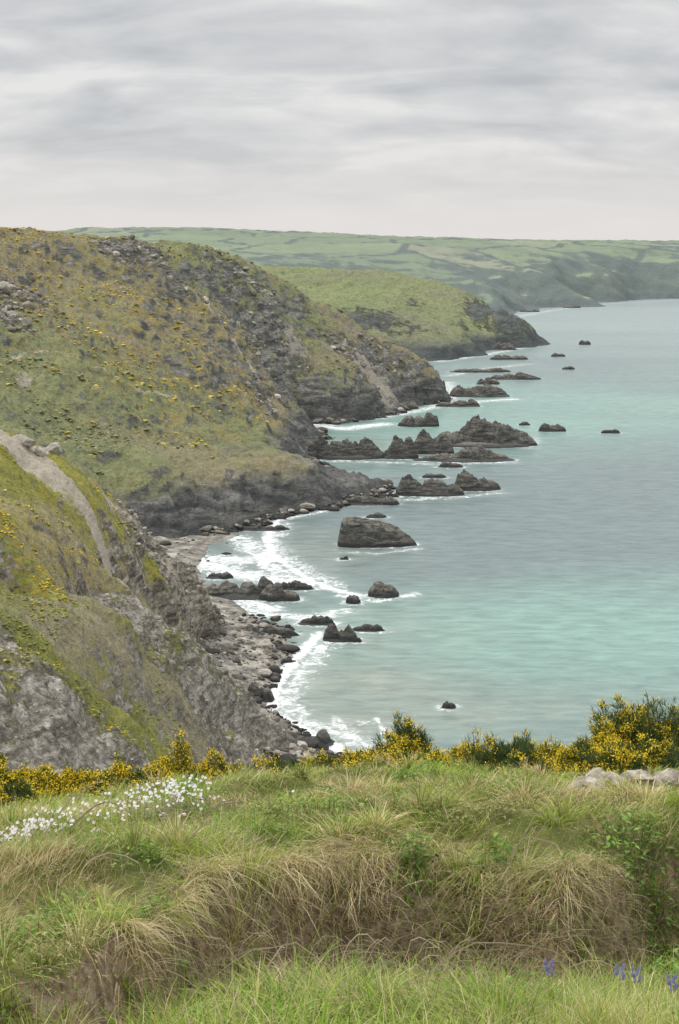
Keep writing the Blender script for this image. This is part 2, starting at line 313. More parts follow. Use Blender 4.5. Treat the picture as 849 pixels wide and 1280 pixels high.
# jagged tilted-slate reef: height field over an elongated footprint
def sea_rock(a0,a1,b,hp,n=3,seed=0,dep=.45,lumps=None,name='sea_rock'):
    d=EYE*F/(b-HY); w=(a1-a0)/F*d; h=hp/F*d; cx=((a0+a1)/2-CX)/F*d; r=np.random.default_rng(seed+int(a0))
    dp=max(w*dep,1.2); nx=int(np.clip(w*5,40,150)); ny=int(np.clip(nx*.6,30,90))
    gx,gy=np.meshgrid(np.linspace(-1.15,1.15,nx),np.linspace(-1.2,1.2,ny),indexing='xy')
    sd=seed*3+int(a0)%53
    if lumps is None:
        lumps=[]
        for q in range(n+1):
            t=(q+.5)/(n+1)*2-1
            lumps.append((t*.72+r.normal()*.08,r.uniform(-.25,.3),r.uniform(1.0,1.7)/(n+1)**.8,r.uniform(.4,1.)))
        mx=max(l[3] for l in lumps); lumps=[(l[0],l[1],l[2],l[3]/mx) for l in lumps]
    wxn=.18*fbm(gx*2.6+sd,gy*2.6*dep+sd,o=4,s=sd); wyn=.24*fbm(gx*2.6-sd,gy*2.6,o=4,s=sd+1)
    H=np.full(gx.shape,-.5)
    for lx,ly,lw,lh in lumps:
        u=(gx+wxn-lx)/lw; v=(gy+wyn-ly)/max(.55,min(1.,lw*1.3))
        sk=np.where(u>0,u*.95,u*1.1)
        q=1-(np.abs(sk)**1.5+np.abs(v)**1.8)
        H=np.maximum(H,np.where(q>0,lh*(np.clip(q,0,1)**.65),q*.5))
    base=np.clip(1-(np.abs(gx+wxn)**2.2+np.abs(gy+wyn)**2),-1,1)
    H=np.maximum(H,np.where(base>0,.16*base**.5,base*.4))
    jag=fbm(gx*w/5+gy*.6+sd,gy*dp/9,o=5,s=sd+2,ridge=True)
    jag2=fbm(gx*w/1.6+gy*1.+sd,gy*dp/3,o=3,s=sd+4,ridge=True)
    Hh=np.where(H>0,h*H*(1+.26*jag)+np.minimum(h*.15,.4)*jag2*ss(0,.3,H),h*H)
    V=np.stack([cx+gx*w/2+Hh*.12*r.uniform(-1,1),d+dp/2+gy*dp/2,Hh],-1).reshape(-1,3)
    rock_foot.append((cx,d+dp/2,w/2,dp/2))
    return mk(name,V,[gfaces(ny,nx,Hh>-.6)],sea_rock_mat,smooth=False)

# fin shaped stack: sheer blunt end on the left, top dipping to the right
d=EYE*F/(685-HY); w=98/F*d; h=31/F*d
nx,ny=190,110
gx,gy=np.meshgrid(np.linspace(-1.1,1.1,nx),np.linspace(-1.15,1.15,ny))
wn=.07*fbm(gx*3,gy*2,o=4,s=4); wm=.12*fbm(gx*3+9,gy*2,o=4,s=5)
X1=gx+wn; Y1=gy+wm
hw=np.interp(X1,[-1,-.85,-.3,.5,1],[.62,.9,1,.8,.35])
edge=np.minimum(np.minimum((X1+1)/.10,(1-X1)/.16),(hw-np.abs(Y1))/.3)
prof=np.interp(X1,[-1,-.82,-.6,0,.35,.7,1],[.9,1.,.98,.84,.66,.45,.18])-.16*np.clip(-Y1,0,1)
H=np.where(edge>0,prof*np.clip(edge,0,1)**.6,edge*.3)
st=fbm(gx*4+H*3,gy*5,o=5,s=6,ridge=True)
Hh=h*H+np.where(H>0,.6*st,0)
V=np.stack([(472-CX)/F*d+gx*w/2+.035*w*(H*st),d+5.5+gy*5.5,np.maximum(Hh,-1.5)],-1).reshape(-1,3)
mk('sea_rock',V,[gfaces(ny,nx,Hh>-.8)],sea_rock_mat); rock_foot.append(((472-CX)/F*d,d+5.5,w/2,5))

sea_rock(386,480,575,27,4,1,.35)
sea_rock(476,524,574,26,2,2,.5)
sea_rock(516,568,568,26,2,3,.5)
sea_rock(552,668,560,33,4,4,.45,lumps=[(-.75,.1,.4,.5),(-.2,.2,.55,1.),(.2,0,.55,.8),(.6,.1,.5,.5)])
sea_rock(516,648,578,16,4,5,.3)
sea_rock(496,580,621,23,3,6,.35,lumps=[(-.6,0,.5,.95),(.1,.1,.6,.8),(.65,0,.4,.5)])
sea_rock(566,626,614,21,2,7,.4,lumps=[(-.4,0,.65,1.),(.4,.1,.6,.6)])
sea_rock(498,548,534,15,2,8,.5)
sea_rock(562,640,497,16,4,9,.5)
sea_rock(546,604,509,8,3,10,.4)
sea_rock(595,625,481,8,2,11,.5)
sea_rock(616,674,475,8,3,12,.4)
sea_rock(674,706,540,9,2,13,.4)
sea_rock(754,777,542,5,2,14,.3)
sea_rock(612,660,450,5,3,15,.3)
sea_rock(690,706,446,4,1,16,.4); sea_rock(702,718,462,4,1,17,.4); sea_rock(724,738,431,5,1,18,.4)
sea_rock(548,580,585,6,2,19,.4); sea_rock(530,560,598,5,2,20,.4)
sea_rock(463,497,748,15,1,21,.7); sea_rock(432,450,755,9,1,22,.7); sea_rock(404,446,803,18,3,23,.5)
sea_rock(440,482,790,8,3,24,.4); sea_rock(372,420,782,9,3,25,.4); sea_rock(552,569,886,7,1,26,.6)
sea_rock(250,345,750,22,4,27,.5); sea_rock(325,375,752,18,2,28,.5); sea_rock(340,394,738,10,3,29,.3)
sea_rock(256,290,724,8,2,30,.5); sea_rock(315,372,797,12,4,31,.4); sea_rock(270,330,800,12,3,32,.5); sea_rock(234,292,798,36,2,33,.5)
sea_rock(300,340,880,20,2,34,.7); sea_rock(335,420,935,14,4,35,.5); sea_rock(470,520,512,8,3,36,.5);sea_rock(440,500,520,8,3,37,.4)
sea_rock(650,676,390,3,2,38,.6); sea_rock(705,728,385,3,2,39,.6); sea_rock(640,680,430,8,3,40,.5)
sea_rock(458,482,648,5,1,41,.5);sea_rock(484,500,622,6,1,42,.5);sea_rock(650,664,532,4,1,43,.5);sea_rock(424,436,700,4,1,44,.5)
sea_rock(300,360,664,6,4,45,.3); sea_rock(400,500,632,9,4,46,.25); sea_rock(440,452,803,5,1,47,.5); sea_rock(345,362,815,6,1,48,.6); sea_rock(560,640,466,5,4,49,.3); sea_rock(585,650,438,8,3,50,.4)

def scatter_rocks(name,P,size,mat,sub=2,seed=0,flat=.7):
    r=np.random.default_rng(seed); n=len(P); base=[rock_shape(seed+900+q,sub,9,.12) for q in range(8)]
    VV=[];FF=[];o=0
    for q in range(8):
        idx=np.where(np.arange(n)%8==q)[0]
        if len(idx)==0: continue
        v,f=base[q]; a=r.uniform(0,6.28,len(idx)); s=size[idx]
        sx=s*r.uniform(.7,1.4,len(idx)); sy=s*r.uniform(.7,1.2,len(idx)); sz=s*r.uniform(.5,1.,len(idx))*flat
        vx=v[None,:,0]*sx[:,None];vy=v[None,:,1]*sy[:,None];vz=v[None,:,2]*sz[:,None]
        ca,sa=np.cos(a)[:,None],np.sin(a)[:,None]
        W=np.stack([vx*ca-vy*sa,vx*sa+vy*ca,vz],-1)+P[idx][:,None,:]
        VV.append(W.reshape(-1,3)); FF.append((f[None]+(np.arange(len(idx))*len(v))[:,None,None]).reshape(-1,3)+o); o+=len(idx)*len(v)
    return mk(name,np.vstack(VV),[np.vstack(FF)],mat)
def stone_mat(name,cols,wet=True):
    m,nt=newmat(name)
    geo=N(nt,'ShaderNodeNewGeometry'); pos=geo.outputs['Position']; pz=N(nt,'ShaderNodeSeparateXYZ',{0:pos}).outputs[2]
    c=ramp(nt,geo.outputs['Random Per Island'],list(zip((0,.35,.7,1),cols)))
    n1=noi(nt,pos,1.3,6.,.7)
    c=mixc(nt,1.,c,ramp(nt,n1,[(.3,(.5,.5,.5)),(.5,(1,1,1)),(.7,(1.4,1.4,1.4))]),'MULTIPLY')
    if wet: c=mixc(nt,mr(nt,pz,1.6,.4),c,(.03,.028,.025))
    finish(nt,c,.85,n1,.8,.4,.2); return m
boulder_mat=stone_mat('boulder_stone',((.05,.047,.042),(.11,.1,.085),(.22,.2,.165),(.44,.4,.34)))
pale_mat=stone_mat('weathered_stone',((.16,.145,.12),(.22,.2,.165),(.32,.29,.24),(.46,.42,.36)),False)
rg=np.random.default_rng(11)
def pick(pt,cond,n,jit=.5):
    X,Y,Zt=pt[:3]; ok=np.where(cond.ravel())[0]; idx=rg.choice(ok,n)
    P=np.stack([X.ravel()[idx],Y.ravel()[idx],Zt.ravel()[idx]],1); P[:,:2]+=rg.normal(size=(n,2))*jit; return P
X,Y,Zt,sl,_=pBe
P=pick(pBe,(Zt>-.9)&(Zt<5)&(Y<345),1800); scatter_rocks('beach_boulders',P,rg.pareto(2.6,len(P)).clip(0,5)*.45+.22,boulder_mat,2,1)
P=pick(pBe,(Zt>-.9)&(Zt<3)&(Y>350),110); scatter_rocks('beach_boulders',P,rg.pareto(2.6,len(P)).clip(0,3)*.6+.4,boulder_mat,2,3)
X,Y,Zt,sl,Mk=pC
P=pick(pC,(Zt>-.8)&(Zt<2.)&(Y<840)&(Y>440),1300); scatter_rocks('shore_boulders',P,rg.pareto(2.4,len(P)).clip(0,4)*.6+.45,boulder_mat,2,5)
P=pick(pC,(Mk[...,0]>.4)&(Zt>16),900); scatter_rocks('rock_outcrops',P,rg.pareto(2.4,len(P)).clip(0,3)*.7+.4,pale_mat,2,6,1.)
X,Y,Zt,sl,Mk=pS
P=pick(pS,(Mk[...,0]>.45)&(Zt>1),4500,.2); scatter_rocks('scree_stones',P,rg.pareto(2.6,len(P)).clip(0,5)*.15+.1,pale_mat,1,7)
X,Y,Zt,sl,Mk=pB
P=pick(pB,(Mk[...,0]>.3)&(Zt>1),1500,.2); scatter_rocks('slope_stones',P,rg.pareto(2.6,len(P)).clip(0,4)*.22+.12,pale_mat,1,8)
for a,b,dd,s in ((28,600,262,2.1),(66,598,268,1.7),(50,612,262,1.1)):
    x,y,z=S(a,b,dd); 
    j=np.argmin((X-x)**2+(Y-y)**2); z=Zt.ravel()[j]
    scatter_rocks('boulder',np.array([[x,y,z+.4*s]]),np.array([s]),boulder_mat if s>2 else pale_mat,4,int(a),1.2)

# ---------------------------------------------------------------- scrub on the slopes
def attr_mat(name,rough=.8,trans=.25):
    m,nt=newmat(name)
    a=N(nt,'ShaderNodeAttribute',attribute_name='Col').outputs['Color']
    d=N(nt,'ShaderNodeBsdfPrincipled',{'Base Color':a,'Roughness':rough,'Specular IOR Level':.15})
    t=N(nt,'ShaderNodeBsdfTranslucent',{'Color':a})
    mx=N(nt,'ShaderNodeMixShader',{0:trans,1:d.outputs[0],2:t.outputs[0]})
    o=N(nt,'ShaderNodeOutputMaterial'); nt.links.new(mx.outputs[0],o.inputs[0]); return m
leaf_mat=attr_mat('foliage'); 
def scrub(name,P,size,col,seed,haze_mix):
    r=np.random.default_rng(seed); v,f=ico(1); n=len(P); m_=len(v)
    W=v[None]*(size[:,None,None]*np.array([1,1,.45]))*(1+.45*r.normal(size=(n,m_,1)).clip(-1.5,1.5))+P[:,None]
    c=col[:,None,:]*(1+.25*r.normal(size=(n,m_,1))).clip(.4,1.7); c=c*(1-haze_mix)+np.array(PAINTED_HAZE)*haze_mix  # vertex colours greyed to carry painted distance haze
    return mk(name,W.reshape(-1,3),[(f[None]+(np.arange(n)*m_)[:,None,None]).reshape(-1,3)],leaf_mat,{'Col':c.reshape(-1,3)})
def scrub_on(name,pt,n,s0,s1,seed,yel,cols,zmin=6,maxs=.9,haze_mix=0.):
    X,Y,Zt,sl,Mk=pt; r=np.random.default_rng(seed)
    dens=fbm(X/(25*s1),Y/(25*s1),s=seed)
    ok=np.where((sl.ravel()<maxs)&(Zt.ravel()>zmin)&(dens.ravel()>-.02)&(Mk[...,2].ravel()<.3)&(Mk[...,0].ravel()<.5))[0]
    idx=r.choice(ok,n); P=np.stack([X.ravel()[idx],Y.ravel()[idx],Zt.ravel()[idx]],1); P[:,:2]+=r.normal(size=(n,2))*s1*.4
    c=np.array(cols)[r.integers(0,len(cols),n)]*r.uniform(.8,1.25,(n,1))
    g=Mk[...,1].ravel()[idx]; y=r.uniform(size=n)<yel*g
    c[y]=np.array([.6,.44,.045])*r.uniform(.75,1.15,(y.sum(),1))
    scrub(name,P,s0+(s1-s0)*r.uniform(size=n)**2.5,c,seed,haze_mix)
scrub_on('hill_scrub',pC,12000,.3,1.2,41,.75,[(.17,.18,.06),(.21,.22,.08),(.26,.25,.1),(.26,.21,.11)],zmin=17,haze_mix=.18)
scrub_on('slope_scrub',pB,13000,.06,.38,42,.5,[(.18,.2,.04),(.24,.26,.055),(.33,.33,.08),(.38,.35,.12)],zmin=6,maxs=1.1)
scrub_on('scree_scrub',pS,8000,.06,.32,43,.3,[(.15,.17,.045),(.21,.23,.055),(.3,.3,.1)],zmin=6,maxs=1.1)

# ---------------------------------------------------------------- sea
us=np.concatenate([np.linspace(-1.6,-.3,14)[:-1],np.linspace(-.3,.34,760),np.linspace(.34,1.8,16)[1:]])
ds=np.concatenate([np.linspace(90,225,8)[:-1],np.geomspace(225,2700,760),np.geomspace(2700,60000,24)[1:]])
Dg,Ug=np.meshgrid(ds,us,indexing='ij'); Xs=Ug*Dg; Ys=Dg
foam=np.zeros_like(Xs)
def stroke(pl,w,s):
    global foam
    dd=polydist(Xs,Ys,[SEA(*p) for p in pl]); foam=np.maximum(foam,s*np.exp(-(dd/w)**2))
stroke([(345,653),(334,672),(340,692),(372,716),(408,734),(446,744)],2.6,.88)
stroke([(352,655),(343,675),(350,692),(385,716),(420,732)],5.5,.62)
stroke([(300,672),(322,690),(335,705),(360,722)],7,.74)
stroke([(230,692),(260,705),(290,716),(330,722),(370,730)],9,.8)
stroke([(240,700),(300,700)],10,.8)
stroke([(290,758),(330,768),(385,772),(430,765)],5,.72); stroke([(300,750),(340,762)],5,.8)
stroke([(400,792),(378,815),(357,838),(342,868),(340,888),(374,908),(432,938)],2.4,.9)
stroke([(412,795),(382,835),(356,872),(374,900),(420,920),(470,938)],4.6,.67)
stroke([(470,898),(482,915),(478,928)],1.1,.75); stroke([(420,900),(440,920),(470,930)],3.2,.7); stroke([(400,900),(470,905)],3.,.58)
stroke([(430,690),(470,692),(520,686)],2.5,.6); stroke([(425,745),(470,752),(520,742)],2.4,.7)
stroke([(340,652),(400,640),(440,628),(500,615)],4,.66)
stroke([(375,528),(430,536),(480,530)],9,.82); stroke([(380,560),(400,576),(480,578),(540,580),(640,578)],4.5,.6)
stroke([(455,525),(520,514),(560,505),(600,502),(640,499)],8,.7)
stroke([(480,500),(560,508),(565,490),(556,478)],11,.64)
stroke([(550,452),(610,443),(672,431)],9,.62); stroke([(560,470),(600,462),(660,455)],8,.54)
stroke([(640,397),(690,388),(740,381),(849,375),(1000,373)],12,.5)
stroke([(500,625),(560,623),(625,616)],4,.6); stroke([(660,560),(670,548)],5,.54)
for (cx,cy,a,b) in rock_foot:
    q=np.hypot((Xs-cx)/(a+.9),(Ys-cy)/(b+1.2)); wd=max(.14,min(.5,2./a))
    foam=np.maximum(foam,.6*np.exp(-(np.maximum(q-.95,0)/wd)**2)*np.clip(1.15-.1*(cy/400),.4,1))
big=fbm(Xs/90,Ys/160,o=4,s=77); st=fbm(Xs/260,Ys/70,o=5,s=78)
def zb(a,b,rx,ry):
    x,y=SEA(a,b); return np.exp(-((Xs-x)/rx)**2-((Ys-y)/ry)**2)
tq=.2+.75*zb(680,800,60,50)+.45*zb(780,760,60,60)+.75*zb(620,520,110,110)+.8*zb(720,505,120,90)+.2*zb(760,400,500,300)+.3*zb(640,400,120,200)-.5*zb(640,640,110,95)-.2*zb(500,700,30,40)+.3*big+.25*st
tq=np.clip(tq,0,1)
shl=np.clip(.9*zb(430,870,22,30)+.7*zb(560,890,50,16)+.6*zb(400,690,22,30)+.5*zb(450,790,26,30)+.5*zb(430,560,40,30),0,1)*(.6+.5*fbm(Xs/9,Ys/14,s=5))
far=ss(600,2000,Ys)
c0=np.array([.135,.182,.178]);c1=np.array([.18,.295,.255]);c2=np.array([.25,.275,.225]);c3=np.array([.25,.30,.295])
W=c0+(c1-c0)*tq[...,None]; W=W+(c3-W)*(far*.88)[...,None]; W=W+(c2-W)*np.clip(shl,0,1)[...,None]  # c3 pales the far water: distance haze painted into its colour
W=W*(1+.09*st+.07*fbm(Xs/30,Ys/12,o=4,s=9))[...,None]
m,nt=newmat('sea_water')
geo=N(nt,'ShaderNodeNewGeometry'); pos=geo.outputs['Position']
wa=N(nt,'ShaderNodeAttribute',attribute_name='water').outputs['Color']
fo=N(nt,'ShaderNodeSeparateColor',{0:N(nt,'ShaderNodeAttribute',attribute_name='foam').outputs['Color']}).outputs[0]
wv=mapping(nt,pos,(0,0,.35),(.35,1.,1.))
w1=noi(nt,wv,.35,6.,.6,.4); w2=noi(nt,wv,.06,5.,.55,.6); w3=noi(nt,mapping(nt,pos,(0,0,-.4),(.5,1,1)),1.5,4.,.6)
fn=noi(nt,pos,.3,9.,.75,1.2); fn2=noi(nt,pos,1.2,6.,.7,.8)
fm=ma(nt,'ADD',fo,ma(nt,'ADD',ma(nt,'MULTIPLY',ma(nt,'SUBTRACT',fn,.5),2.3),ma(nt,'MULTIPLY',ma(nt,'SUBTRACT',fn2,.5),1.2)))
fmask=ma(nt,'MULTIPLY',mr(nt,fm,.42,.95),mr(nt,fo,.05,.3))
wc=mixc(nt,1.,wa,ramp(nt,w1,[(.3,(.72,.75,.76)),(.5,(1,1,1)),(.7,(1.27,1.24,1.22))]),'MULTIPLY')
wc=mixc(nt,ma(nt,'MULTIPLY',fo,.4),wc,(.42,.46,.43))
col=mixc(nt,fmask,wc,(.70,.72,.71))
h=ma(nt,'ADD',ma(nt,'ADD',ma(nt,'MULTIPLY',w1,1.),ma(nt,'MULTIPLY',w2,3.)),ma(nt,'MULTIPLY',w3,.25))
p=finish(nt,col,.3,h,.6,.6,.5); p.inputs['IOR'].default_value=1.33
nt.links.new(mr(nt,fmask,0.,1.,.28,.8),p.inputs['Roughness'])
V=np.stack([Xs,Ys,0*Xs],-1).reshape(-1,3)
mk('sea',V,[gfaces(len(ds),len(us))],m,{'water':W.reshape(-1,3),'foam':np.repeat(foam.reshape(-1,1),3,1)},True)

# ---------------------------------------------------------------- foreground bank
EA=[-200,100,170,250,330,400,460,520,600,660,700,760,820,900,1100]
EV=[5.4,5.8,6.4,7.4,7.9,8.15,8.25,8.15,8.2,8.0,7.8,8.3,8.7,8.8,8.9]
def bank_z(x,y):
    x=np.asarray(x,float);y=np.asarray(y,float)
    a=CX+x/y*F
    e=np.interp(a,EA,EV)
    e=e+.34*fbm(x/1.1,y/4.,o=4,s=55)
    up=np.interp(y,[3,6,8,10,13,16,18,20,24,40,130],[-2.5,-3.0,-3.5,-4.12,-5.15,-6.15,-6.85,-7.9,-11.5,-27,-56])
    lo=np.interp(y,[3,4.5,6,7.3,8,10],[-2.4,-2.9,-3.38,-3.92,-4.2,-4.8])
    wd=.34+.2*fbm(x/1.3+4,y/4,o=2,s=58)
    s=ss(-wd,.4*wd,y-e)
    z=lo*(1-s)+np.where(y>e-.6,up,lo)*s
    z=z+.05*x*np.clip(y/18,0,1)+.24*fbm(x/1.6,y/1.6,o=4,s=52)+.11*fbm(x/.45,y/.45,o=3,s=53)
    z=z+.26*fbm(x/4+7,y/4,o=2,s=57)*ss(8,11,y)
    return EYE+z, y-e
# ledge of bare earth along the eroded face
def scar(x,ed): return ss(-.05,.25,fbm(x/.9+2,ed/1.2,o=3,s=81)+.2)*ss(-.6,-.4,ed)*(1-ss(-.02,.12,ed))
X,Y=fan(-.6,.6,620,3.2,140,620); Zb,_e=bank_z(X,Y)
m,nt=newmat('bank_soil')
geo=N(nt,'ShaderNodeNewGeometry'); pos=geo.outputs['Position']
n1=noi(nt,pos,2.,6.,.65); n2=noi(nt,pos,14.,5.,.7); nz=N(nt,'ShaderNodeSeparateXYZ',{0:geo.outputs['Normal']}).outputs[2]
sca=N(nt,'ShaderNodeSeparateColor',{0:N(nt,'ShaderNodeAttribute',attribute_name='mask').outputs['Color']}).outputs[0]
col=ramp(nt,n1,[(.35,(.09,.11,.03)),(.5,(.15,.16,.05)),(.62,(.24,.2,.1))])
soil=ramp(nt,n2,[(.35,(.12,.085,.05)),(.55,(.30,.225,.145)),(.7,(.46,.38,.28))])
col=mixc(nt,ma(nt,'MAXIMUM',mr(nt,nz,.8,.6),mr(nt,sca,.2,.5)),col,soil)
finish(nt,col,.95,n2,.9,.08,.1)
sc_=scar(X,_e)
mk('grassy_bank',np.stack([X,Y,Zb],-1).reshape(-1,3),[gfaces(620,620)],m,{'mask':np.repeat(sc_.reshape(-1,1),3,1)},smooth=True)

def blades(P,L,Wd,dirA,lean,droop,col,tipcol=None,seg=3):
    n=len(P); t=np.linspace(0,1,seg+1)
    dx,dy=np.cos(dirA),np.sin(dirA)
    r=np.random.default_rng(n)
    wa=dirA+1.57+r.normal(size=n)*.7; wx,wy=np.cos(wa),np.sin(wa)
    rows=[];cc=[]
    for q,tt in enumerate(t):
        hr=L*(lean*tt+droop*tt*tt*.8); vr=L*(np.sqrt(np.clip(1-lean**2,.05,1))*tt-droop*tt*tt)
        c=P+np.stack([dx*hr,dy*hr,vr],1)
        w=Wd*(1-tt**1.6)*.5 if q<seg else None
        cl=col if tipcol is None else col*(1-tt)+tipcol*tt
        if q<seg:
            rows+= [c-np.stack([wx*w,wy*w,0*w],1),c+np.stack([wx*w,wy*w,0*w],1)]; cc+=[cl,cl]
        else: rows.append(c); cc.append(cl)
    m_=2*seg+1; V=np.stack(rows,1).reshape(-1,3); Cc=np.stack(cc,1).reshape(-1,3); b=(np.arange(n)*m_)[:,None]
    Q=np.concatenate([b+np.array([[2*k,2*k+1,2*k+3,2*k+2]]) for k in range(seg-1)])
    T=b+np.array([[2*seg-2,2*seg-1,2*seg]])
    return V,Q,T,Cc
def merge(parts,name,mat):
    V=[];Q=[];T=[];Cc=[];o=0
    for v,q,t,c in parts:
        V.append(v);Cc.append(c);o2=len(v)
        if len(q): Q.append(q+o)
        if len(t): T.append(t+o)
        o+=o2
    fl=[]
    if Q: fl.append(np.vstack(Q))
    if T: fl.append(np.vstack(T))
    return mk(name,np.vstack(V),fl,mat,{'Col':np.vstack(Cc)})
GG=np.array([[.14,.22,.03],[.20,.29,.035],[.29,.36,.05],[.36,.40,.08]])
DD=np.array([[.56,.45,.25],[.46,.35,.18],[.64,.55,.34],[.38,.35,.13]])
r=np.random.default_rng(5)
n=270000
u=r.uniform(-.31,.31,n); d=np.exp(r.uniform(np.log(4.6),np.log(21.5),n)); x=u*d;y=d
z,ed=bank_z(x,y); sv=scar(x,ed)
f1=fbm(x/.9,y/.9,o=3,s=61); f2=fbm(x/.35,y/.35,o=2,s=62); f3=fbm(x/2.2,y/2.2,o=3,s=63); fd=fbm(x*3,y*3,o=2,s=64)
keep=(f2+.9*r.uniform(-1,1,n)>-.7)&(r.uniform(size=n)>sv*.95)
x,y,z,ed,f1,f2,f3,fd,d=[q[keep] for q in (x,y,z,ed,f1,f2,f3,fd,d)]; n=len(x)
L=(.085+.13*f1+.11*f2+.045*r.normal(size=n)).clip(.03,.36)*np.where(ed<-.4,1.4,1.)*np.where(d>12,1.,1.)
dry=np.clip(.24+1.05*f3+.6*fd+.2*ss(-.9,-.1,ed)*(1-ss(.2,1.1,ed)),0.02,.95)
dry=np.where(ed<-.5,dry*.7,dry)
isd=r.uniform(size=n)<dry
G=GG[r.integers(0,4,n)]; Dr=DD[r.integers(0,4,n)]
patchc=(1+.6*fbm(x/1.2+5,y/1.2,o=3,s=91))[:,None]
col=np.where(isd[:,None],Dr,G*patchc*np.where(f1[:,None]>.1,np.array([[.72,.95,.9]]),1.))*r.uniform(.65,1.25,(n,1))
tip=np.where((r.uniform(size=n)<.3)[:,None],Dr,col*1.2)
ang=2.2*fbm(x/1.1,y/1.1,o=2,s=66)*1.6+r.normal(size=n)*1.1-1.2
lean=np.clip(.25+.35*r.uniform(size=n)+.25*f2,.05,.85); droop=r.uniform(.05,.5,n)
Wd=r.uniform(.003,.006,n)*np.clip(d/8,.8,2.2)
parts=[blades(np.stack([x,y,z-.01],1),L,Wd,ang,lean,droop,col,tip)]
# tussocks
nt_=340; td=np.exp(r.uniform(np.log(4.8),np.log(19.5),nt_)); tx=r.uniform(-.3,.3,nt_)*td; tsz=r.uniform(.45,1.25,nt_)
k=150; n=nt_*k; ii=np.repeat(np.arange(nt_),k); an=r.uniform(0,6.28,n); rr=np.abs(r.normal(size=n))*.07*tsz[ii]
x=tx[ii]+np.cos(an)*rr; y=td[ii]+np.sin(an)*rr; z,ed=bank_z(x,y); tdry=r.uniform(size=nt_)
isd=r.uniform(size=n)<(tdry[ii]**1.5)
tone=r.uniform(.7,1.2,nt_)
col=np.where(isd[:,None],DD[r.integers(0,4,n)],GG[r.integers(0,4,n)])*(tone[ii]*r.uniform(.8,1.2,n))[:,None]
parts.append(blades(np.stack([x,y,z],1),r.uniform(.1,.3,n)*tsz[ii],r.uniform(.003,.006,n)*np.clip(td[ii]/8,.8,2),an+r.normal(size=n)*.3,np.clip(rr/.12,.05,.8),r.uniform(.15,.7,n),col,col*1.15))
# dead grass hanging over the eroded edge, in clumps
nc=85; ca=r.uniform(150,760,nc); n=nc*120; ii=np.repeat(np.arange(nc),120)
a=ca[ii]+r.normal(size=n)*10; yy=np.interp(a,EA,EV)+r.normal(size=n)*.1+(r.normal(size=nc)*.14+.2)[ii]
x=(a-CX)/F*yy; z,ed=bank_z(x,yy)
tone=r.uniform(.65,1.25,nc); grn=(r.uniform(size=nc)<.3)[ii]&(r.uniform(size=n)<.7)
col=np.where(grn[:,None],GG[r.integers(0,4,n)],DD[r.integers(0,4,n)])*(tone[ii]*r.uniform(.75,1.2,n))[:,None]
parts.append(blades(np.stack([x,yy,z],1),r.uniform(.1,.32,n)*r.uniform(.5,1.1,nc)[ii],r.uniform(.003,.0055,n),(-1.57+r.normal(size=nc)*.7)[ii]+r.normal(size=n)*.6,r.uniform(.2,.8,n),r.uniform(.3,1.2,n),col,col,4))
# roots and fallen litter on the scar
n=7000; a=r.uniform(140,800,n); yy=np.interp(a,EA,EV)-r.uniform(0,.7,n); x=(a-CX)/F*yy; z,ed=bank_z(x,yy)
col=DD[r.integers(0,4,n)]*r.uniform(.45,1.,(n,1))
parts.append(blades(np.stack([x,yy,z+.015],1),r.uniform(.06,.22,n),r.uniform(.003,.006,n),-1.57+r.normal(size=n)*1.1,r.uniform(.85,.98,n),r.uniform(.1,.5,n),col,col))
# rank mixed grass in front and to the right
n=30000; d=np.exp(r.uniform(np.log(4.8),np.log(8.4),n)); u=r.uniform(-.31,.31,n); x=u*d; z,ed=bank_z(x,d)
cl=fbm(x/.5,d/.5,o=2,s=73); k=(ed<-.3)&(cl+.5*np.clip(u/.3,-1,1)>-.1); x,d,z,cl=x[k],d[k],z[k],cl[k]; n=len(x)
col=np.array([[.14,.25,.03],[.21,.33,.04],[.29,.39,.065],[.36,.38,.10],[.5,.42,.24]])[r.integers(0,5,n)]*r.uniform(.7,1.2,(n,1))*(1+.4*fbm(x/.4,d/.4,o=2,s=74))[:,None]
parts.append(blades(np.stack([x,d,z],1),r.uniform(.1,.36,n)*(1+.7*cl),r.uniform(.004,.008,n),r.uniform(0,6.28,n),r.uniform(.1,.75,n),r.uniform(.1,.9,n),col,col*1.1,4))
merge(parts,'grass',leaf_mat)

# ---------------------------------------------------------------- gorse
def rdir(r,n,up=.2):
    v=r.normal(size=(n,3)); v[:,2]=np.abs(v[:,2])*1.+up; return v/np.linalg.norm(v,axis=1)[:,None]
def spikes(r,P,D,Ls,w,col):
    n=len(P); s=np.cross(D,r.normal(size=(n,3))); s/=np.linalg.norm(s,axis=1)[:,None]+1e-9
    V=np.stack([P-s*w[:,None]/2,P+s*w[:,None]/2,P+D*Ls[:,None]],1).reshape(-1,3)
    return V,np.zeros((0,4),int),(np.arange(n)*3)[:,None]+np.array([[0,1,2]]),np.repeat(col,3,0)
def petals(r,P,s,col):
    n=len(P); a=r.normal(size=(n,3)); a/=np.linalg.norm(a,axis=1)[:,None]; b=np.cross(a,r.normal(size=(n,3))); b/=np.linalg.norm(b,axis=1)[:,None]
    s=s[:,None]; V=np.stack([P-a*s,P-b*s*.6,P+a*s,P+b*s*.6],1).reshape(-1,3)
    return V,(np.arange(n)*4)[:,None]+np.array([[0,1,2,3]]),np.zeros((0,3),int),np.repeat(col,4,0)
